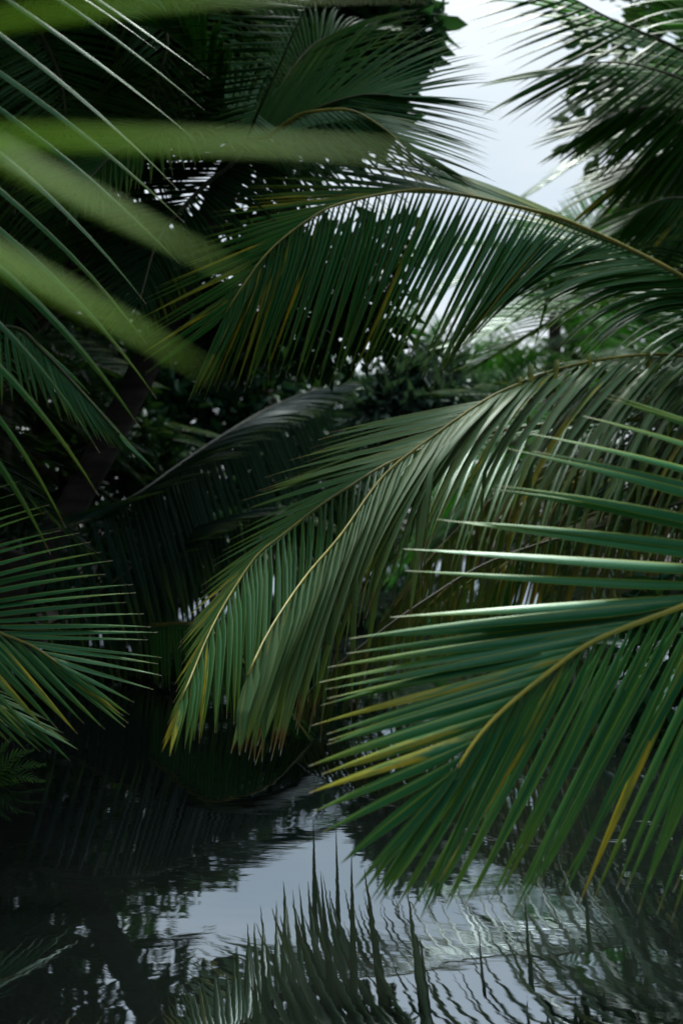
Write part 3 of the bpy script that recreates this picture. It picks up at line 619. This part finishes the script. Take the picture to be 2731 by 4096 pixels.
def backdrop_palm(name, label, loc, h, r, n, scale, group, mats, seed, lean=(0, 0)):
    random.seed(seed)
    p = empty(name, loc, label, 'palm', group)
    o = Vector(loc)
    top = (lean[0], lean[1], h)
    palm_trunk(p, np.array(o) + np.array(top), np.array(o) + np.array((0, 0, -0.4)), r, 16)
    for k in range(n):
        src = random.choice(PROTO[mats])
        f = src.copy(); COL.objects.link(f); f.parent = p
        az = 2 * math.pi * (k * 0.382 + U(-.03, .03)); el = U(-0.35, 0.75)
        f.matrix_parent_inverse = Matrix()
        f.location = top; f.rotation_euler = (U(-.3, .3), -el, az); s = scale * U(.85, 1.15); f.scale = (s, s, s)
        for ch in src.children:
            c = ch.copy(); COL.objects.link(c); c.parent = f
    return p

PROTO = {}
keep = []
hold = bpy.data.objects.new('frond_mould', None); COL.objects.link(hold)
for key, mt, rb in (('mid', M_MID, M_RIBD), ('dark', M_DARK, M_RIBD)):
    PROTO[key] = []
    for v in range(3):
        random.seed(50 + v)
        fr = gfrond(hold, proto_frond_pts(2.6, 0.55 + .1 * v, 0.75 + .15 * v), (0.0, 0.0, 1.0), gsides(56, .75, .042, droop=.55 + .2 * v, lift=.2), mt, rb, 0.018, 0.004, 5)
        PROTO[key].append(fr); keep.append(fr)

GB = 'palms in the dark growth behind'
BP = [
    ('dark palm crowding the left bank behind the curtain frond', (-3.4, 5.2, .3), 1.6, 'dark', 13, 1.0),
    ('dark palm filling the shade at left middle', (-4.0, 7.4, .3), 1.0, 'dark', 14, 1.0),
    ('dark tall palm behind the left bank, high crown', (-4.2, 8.2, .3), 4.4, 'dark', 15, 1.1),
    ('low dark palm at the far left water edge', (-3.3, 9.8, .3), .6, 'dark', 14, .75),
    ('dark palm at back centre below the long arching frond', (-1.2, 12.5, .3), .7, 'dark', 14, .75),
    ('dark tall palm at back left beside the sky gaps', (-6.6, 11.5, .3), 4.4, 'dark', 15, 1.2),
    ('palm on the right bank behind the pale bent frond', (3.2, 8.8, .3), 1.4, 'mid', 14, 1.1),
    ('low palm at right behind the drying fronds', (2.6, 7.4, .2), .5, 'dark', 13, .8),
    ('tall dark palm behind the top right fronds', (5.2, 10.2, .3), 4.0, 'mid', 16, 1.1),
    ('dark palm at far right edge of the bank', (4.0, 6.0, .3), 1.5, 'dark', 13, 1.0),
    ('palm in the light beyond the bend of the channel', (2.4, 17.0, .3), 2.2, 'mid', 14, 1.2),
    ('hazy grey-green palm top against the sky gap', (3.6, 17.5, .3), 4.2, 'mid', 14, 1.2),
    ('dark palm on right bank with low crown', (2.4, 11.5, .3), .8, 'dark', 13, 1.0),
    ('dark palm deep at left behind the fan frond', (-2.9, 4.6, .3), .7, 'dark', 12, .75),
]
for i, (lb, loc, h, m, n, s) in enumerate(BP):
    backdrop_palm('coconut_palm', lb, loc, h, .13, n, s, GB, m, 100 + i, (U(-.3, .3), U(-.3, .3)))

# ------------------------------------------------------------------ broadleaf trees and shrubs
def leaf_cloud(blobs, n, size, aspect=0.45, hang=0.4, lobes=False):
    """many folded leaves spread through blobs (centre, radii); returns verts, faces, rnd"""
    V, F, Rn = [], [], []
    k = 0
    for (c, r) in blobs:
        for _ in range(n):
            v = rng.normal(size=3); v /= np.linalg.norm(v)
            q = np.array(c) + v * np.array(r) * (0.35 + 0.65 * rng.random() ** 0.6)
            d = nrm(v * 0.6 + rng.normal(size=3) * 0.6 + np.array((0, 0, -hang)))
            a = nrm(np.cross(d, rng.normal(size=3))); nn = np.cross(a, d)
            s = size * (0.6 + 0.7 * rng.random()); w = s * aspect * 0.5
            b = nn * w * 0.35
            pts = [q, q + d * s * .28 + a * w * .9 + b, q + d * s * .62 + a * w * .75 + b, q + d * s - nn * s * .12,
                   q + d * s * .62 - a * w * .75 + b, q + d * s * .28 - a * w * .9 + b, q + d * s * .5]
            V += pts; F += [(k, k + 1, k + 2, k + 6), (k + 6, k + 2, k + 3), (k, k + 6, k + 4, k + 5), (k + 6, k + 3, k + 4)]
            Rn += [rng.random()] * 7; k += 7
    return V, F, Rn

def broad_tree(label, base, h, blobs, n, size, mat, group=None, r=.16, name='broadleaf_tree', aspect=.45):
    p = empty(name, base, label, 'tree' if name == 'broadleaf_tree' else 'shrub', group)
    o = np.array(base)
    bl = [(np.array(c) - o, rr) for c, rr in blobs]
    V, F, uv = [], [], []
    def addt(path, rad, s=8):
        v, f, w = tube(path, rad, s); k = len(V); V.extend(v); uv.extend(w); F.extend([tuple(i + k for i in q) for q in f])
    top = np.array((0.05, 0.05, h * .55))
    path, _ = spline([(0, 0, -.4), (U(-.1, .1), U(-.1, .1), h * .25), top], 12)
    addt(path, np.linspace(r * 1.3, r * .7, 12), 10)
    for c, rr in bl:
        c = np.array(c)
        pa, _ = spline([top * U(.6, 1), (top + c) / 2 + np.array((0, 0, .15)), c], 8)
        addt(pa, np.linspace(r * .5, r * .08, 8), 6)
        for _ in range(4):
            e = c + rng.normal(size=3) * np.array(rr) * .5
            pa, _ = spline([c * .8 + top * .2, (c + e) / 2 + np.array((0, 0, .05)), e], 5)
            addt(pa, np.linspace(r * .15, r * .03, 5), 5)
    tk = link('trunk' if name == 'broadleaf_tree' else 'stem', V, F, M_WOOD, p, uv)
    v, f, rn = leaf_cloud(bl, n, size, aspect)
    link('crown' if name == 'broadleaf_tree' else 'foliage', v, f, mat, p, None, {'rnd': rn})
    return p

def blobs_line(pts, r):
    return [(p_, (r * U(.8, 1.2), r * U(.8, 1.2), r * U(.6, 1.0))) for p_ in pts]

random.seed(11)
broad_tree('large dark tree at top left, broad leaves edging the white sky', (-2.9, 8.0, .3), 5.5,
           blobs_line([(-0.115, 7.000, 4.395), (0.096, 7.000, 4.289), (0.204, 7.100, 4.444), (0.153, 7.200, 4.006), (-0.303, 7.300, 4.196), (-0.865, 7.400, 4.427), (0.026, 7.100, 4.819), (-0.487, 7.300, 4.929), (0.233, 6.900, 4.050), (0.389, 6.900, 4.223), (0.131, 7.000, 3.762), (0.342, 7.000, 4.535), (-0.045, 7.100, 3.713)], .27)
           + blobs_line([(-1.499, 7.800, 4.794), (-2.241, 8.000, 4.813), (-2.743, 8.000, 4.412), (-1.782, 8.200, 4.294), (-2.400, 8.200, 3.676), (-1.908, 8.300, 3.189), (-2.743, 8.000, 3.005), (-1.237, 8.000, 4.512), (-0.618, 7.800, 4.520), (-1.206, 7.800, 4.911), (-0.716, 7.800, 4.814), (-1.940, 8.000, 4.613), (-2.643, 8.000, 4.914), (-2.141, 8.000, 4.010), (-0.520, 7.800, 4.089)], .68)
           + blobs_line([(-2.352, 7.900, 4.665), (-2.054, 7.900, 4.467), (-1.757, 7.900, 4.665), (-1.479, 7.900, 4.467), (-1.876, 7.900, 4.209), (-1.578, 7.800, 4.853)], .4),
           330, .2, M_BROADM)
broad_tree('leafy dark tree hanging behind the arching frond', (-2.3, 5.9, .3), 3.6,
           blobs_line([(-0.553, 5.300, 2.428), (-0.380, 5.300, 2.295), (-0.220, 5.300, 2.188), (-0.046, 5.200, 2.216), (0.112, 5.300, 2.175), (-0.620, 5.300, 2.135), (-0.420, 5.300, 2.029), (-0.180, 5.300, 1.989), (0.019, 5.300, 2.015), (-0.821, 5.400, 2.253), (-0.902, 5.400, 1.982), (-0.740, 5.400, 1.928), (0.206, 5.300, 1.989), (-0.287, 5.300, 1.816), (-0.087, 5.300, 1.802), (0.073, 5.350, 1.851), (-0.513, 5.300, 1.842), (-0.673, 5.300, 1.736), (-0.353, 5.300, 2.455), (0.182, 5.400, 2.375)], .2),
           75, .13, M_BROAD, None, .07)
GC = 'tall trees shading the banks'
def grid_blobs(x0, x1, y0, y1, z0, z1, n, r):
    return [((U(x0, x1), U(y0, y1), U(z0, z1)), (r * U(.8, 1.2), r * U(.8, 1.2), r * U(.5, .8))) for _ in range(n)]
for lb, base, h, bl in (('tall tree added on the left bank, wide unseen crown for shade', (-3.6, 5.8, .3), 8.5, [(c, rr) for c, rr in grid_blobs(-7, -1.0, 2.6, 9.0, 4.0, 8.0, 85, 1.0) if c[2] > .52 * c[1] + 1.9] + [((-.4, 5.6, 5.4), (.7, .7, .5)), ((.3, 5.9, 5.7), (.6, .6, .4)), ((-1.0, 5.0, 5.2), (.7, .7, .5)), ((-.3, 6.5, 5.9), (.7, .7, .5))]),  # crown above the view, added to keep sun and sky off the left fronds
                        ('tall tree added further back on the left bank, unseen crown for shade', (-4.6, 11.5, .3), 10, [(c, rr) for c, rr in grid_blobs(-9, -2.2, 9.0, 14.0, 7.0, 10.5, 34, 1.1) if c[2] > .52 * c[1] + 1.8] + [((0, 11.6, 8.1), (.8, .8, .4)), ((-.7, 11.2, 8.0), (.8, .8, .5)), ((.7, 12.1, 8.4), (.8, .8, .4)), ((-1.0, 10.3, 7.6), (.8, .8, .5))]),  # added above the view; last blobs block sun from the dark middle frond
                        ('tall tree added behind the right hand palms for shade', (6.2, 9.5, .3), 9, [(c, rr) for c, rr in grid_blobs(3.2, 9, 7.0, 12.0, 5.0, 9.0, 30, 1.1) if c[0] / c[1] > .33 or c[2] > .52 * c[1] + 1.8])):  # added to block light on the right, mostly out of view
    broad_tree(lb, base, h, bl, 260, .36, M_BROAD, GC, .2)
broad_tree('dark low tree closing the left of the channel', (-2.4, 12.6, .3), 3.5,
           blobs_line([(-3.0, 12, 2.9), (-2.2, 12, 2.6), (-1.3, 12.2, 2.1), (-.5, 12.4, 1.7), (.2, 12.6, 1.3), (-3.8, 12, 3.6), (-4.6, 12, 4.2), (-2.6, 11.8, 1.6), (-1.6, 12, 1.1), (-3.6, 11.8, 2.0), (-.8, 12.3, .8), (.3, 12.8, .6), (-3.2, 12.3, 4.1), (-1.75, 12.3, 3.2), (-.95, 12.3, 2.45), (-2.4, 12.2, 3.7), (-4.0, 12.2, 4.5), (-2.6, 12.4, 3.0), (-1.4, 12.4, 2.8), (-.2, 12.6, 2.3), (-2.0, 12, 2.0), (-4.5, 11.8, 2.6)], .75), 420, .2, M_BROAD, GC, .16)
broad_tree('dark thicket crowding the left bank in the shade', (-3.0, 8.6, .3), 2.2,
           blobs_line([(-3.8, 8.4, 2.2), (-3.2, 8.6, 1.9), (-2.6, 8.8, 2.0), (-2.1, 9.2, 1.6), (-1.7, 9.6, 1.2), (-3.6, 8.2, 1.2), (-2.9, 8.5, 1.0), (-2.3, 8.8, .8), (-1.8, 9.3, .5), (-2.7, 8.3, .4), (-3.5, 8.0, .5), (-1.4, 9.9, .6), (-4.4, 8.2, 1.8)], .5), 420, .17, M_BROAD, GC, .1)
GT = 'trees along the far banks'
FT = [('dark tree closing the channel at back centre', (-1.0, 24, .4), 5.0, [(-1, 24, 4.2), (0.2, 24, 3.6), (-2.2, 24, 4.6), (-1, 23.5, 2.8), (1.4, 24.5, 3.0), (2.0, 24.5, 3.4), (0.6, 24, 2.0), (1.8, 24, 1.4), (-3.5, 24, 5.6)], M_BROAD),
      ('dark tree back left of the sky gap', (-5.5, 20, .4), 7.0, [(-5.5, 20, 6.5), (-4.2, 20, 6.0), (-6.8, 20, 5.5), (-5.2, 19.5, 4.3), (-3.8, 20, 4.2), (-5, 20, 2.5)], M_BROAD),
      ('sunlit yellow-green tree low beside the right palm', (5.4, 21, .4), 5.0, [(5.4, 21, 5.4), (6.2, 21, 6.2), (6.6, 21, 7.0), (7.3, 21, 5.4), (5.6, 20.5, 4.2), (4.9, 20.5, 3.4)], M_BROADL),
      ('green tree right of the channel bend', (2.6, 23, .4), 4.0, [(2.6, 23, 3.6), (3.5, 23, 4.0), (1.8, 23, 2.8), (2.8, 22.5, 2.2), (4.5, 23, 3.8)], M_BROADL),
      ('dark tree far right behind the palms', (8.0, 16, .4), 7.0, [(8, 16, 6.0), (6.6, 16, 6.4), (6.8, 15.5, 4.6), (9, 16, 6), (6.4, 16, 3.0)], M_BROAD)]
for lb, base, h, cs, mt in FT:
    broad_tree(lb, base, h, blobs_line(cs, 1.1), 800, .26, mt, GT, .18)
GS = 'shrubs on the banks'
SH = [('grey-green shrub with long pale leaves in the middle distance', (2.5, 9.4, .2), [(0.506, 8.600, 1.954), (0.663, 8.400, 1.761), (0.805, 8.800, 2.111), (0.405, 8.300, 1.709), (0.895, 8.600, 1.824)], .28, M_SHRUB, .24, .24),
      ('dark shrub under the near frond at lower right', (1.9, 4.2, .15), [(1.5, 4.1, .5), (1.9, 4.3, .6), (2.3, 4.2, .5), (1.4, 4.0, .2), (1.8, 3.8, .25)], .34, M_BROAD, .12, .4),
      ('dark shrub at the left water edge', (-2.3, 6.2, .15), [(-2.1, 6.1, .6), (-2.4, 6.6, .9), (-2.0, 7.2, .6), (-2.6, 5.8, .5)], .45, M_BROAD, .14, .4),
      ('dark shrub below the fan frond on the left bank', (-2.1, 3.6, .1), [(-2.0, 3.6, .3), (-1.95, 4.1, .3), (-2.2, 3.2, .4), (-2.0, 4.7, .35)], .35, M_BROAD, .12, .4),
      ('green shrub lit at back right of the channel', (2.6, 14.5, .2), [(2.4, 14.5, 1.0), (3.1, 14.5, 1.6), (2.0, 14.2, .8), (2.7, 14.3, 2.1), (3.6, 14.5, 1.0)], .6, M_BROADL, .2, .4),
      ('dark shrub at back centre by the water', (-0.4, 15.5, .2), [(-0.9, 15.5, .8), (0, 16, .8), (-1.6, 15, 1.0), (0.4, 18, .8), (-1, 16, 1.6)], .6, M_BROAD, .2, .4)]
for lb, base, cs, r, mt, sz, asp in SH:
    broad_tree(lb, base, .8, blobs_line(cs, r), 300, sz, mt, GS, .03, 'shrub', asp)

# unseen trees added behind and beside the camera to block sky light
GN = 'unseen trees added around the camera for shade'
NT = [((-4.6, -1.0, .3), 0, 1.0), ((4.8, -1.2, .3), 2.0, 1.05), ((-3.6, -5.6, .3), 4.0, 1.0), ((3.8, -5.8, .3), 1.0, 1.0), ((0.2, -8.0, .3), 3.0, 1.1), ((-5.6, 2.6, .3), 5.0, .95), ((5.8, 2.8, .3), .6, 1.0)]
near0 = broad_tree('dense dark tree added on the bank outside the view for shade', NT[0][0], 7.0, blobs_line([(-4.6 + a, -1 + b, c) for a, b, c in ((0, 0, 8.5), (1.4, .3, 7.4), (-1.2, -.2, 7.2), (.5, 1.4, 6.6), (.6, -1.2, 6.5), (0, 0, 5.5), (1.2, .3, 4.6), (-1.2, -.2, 4.6), (.3, 1.3, 4.3), (-.2, -1.3, 4.4), (.8, .7, 3.0), (-.8, -.8, 2.8), (.9, -.8, 2.6), (-.6, .9, 2.4), (.2, .1, 1.2), (1.2, -.2, 1.4), (-1.0, .3, 1.2))], 1.1),
                   260, .42, M_BROAD, GN, .18)
for loc, rz, sc in NT[1:]:
    c = near0.copy(); COL.objects.link(c); c.location = loc; c.rotation_euler = (0, 0, rz); c.scale = (sc * 1.15, sc * 1.15, sc)
    for ch in near0.children:
        d = ch.copy(); COL.objects.link(d); d.parent = c

# fern at the left edge of the water
p = empty('fern', (-1.181, 3.300, -0.055), 'small dark fern low at the left water edge', 'fern')
for k in range(7):
    a = R(-70 + 28 * k)
    e = np.array((-1.181, 3.300, -0.022)); dv = np.array((math.cos(a) * .2, -.06 + .02 * k, math.sin(a) * .10 + .06))
    gfrond(p, [e, e + dv * .5 + np.array((0, 0, .03)), e + dv], (0, -.5, .8), gsides(16, .05, .012, droop=.3), M_MID, M_RIBD, .003, .001, 4)

for f in keep:
    for ch in list(f.children): bpy.data.objects.remove(ch)
    bpy.data.objects.remove(f)
bpy.data.objects.remove(hold)
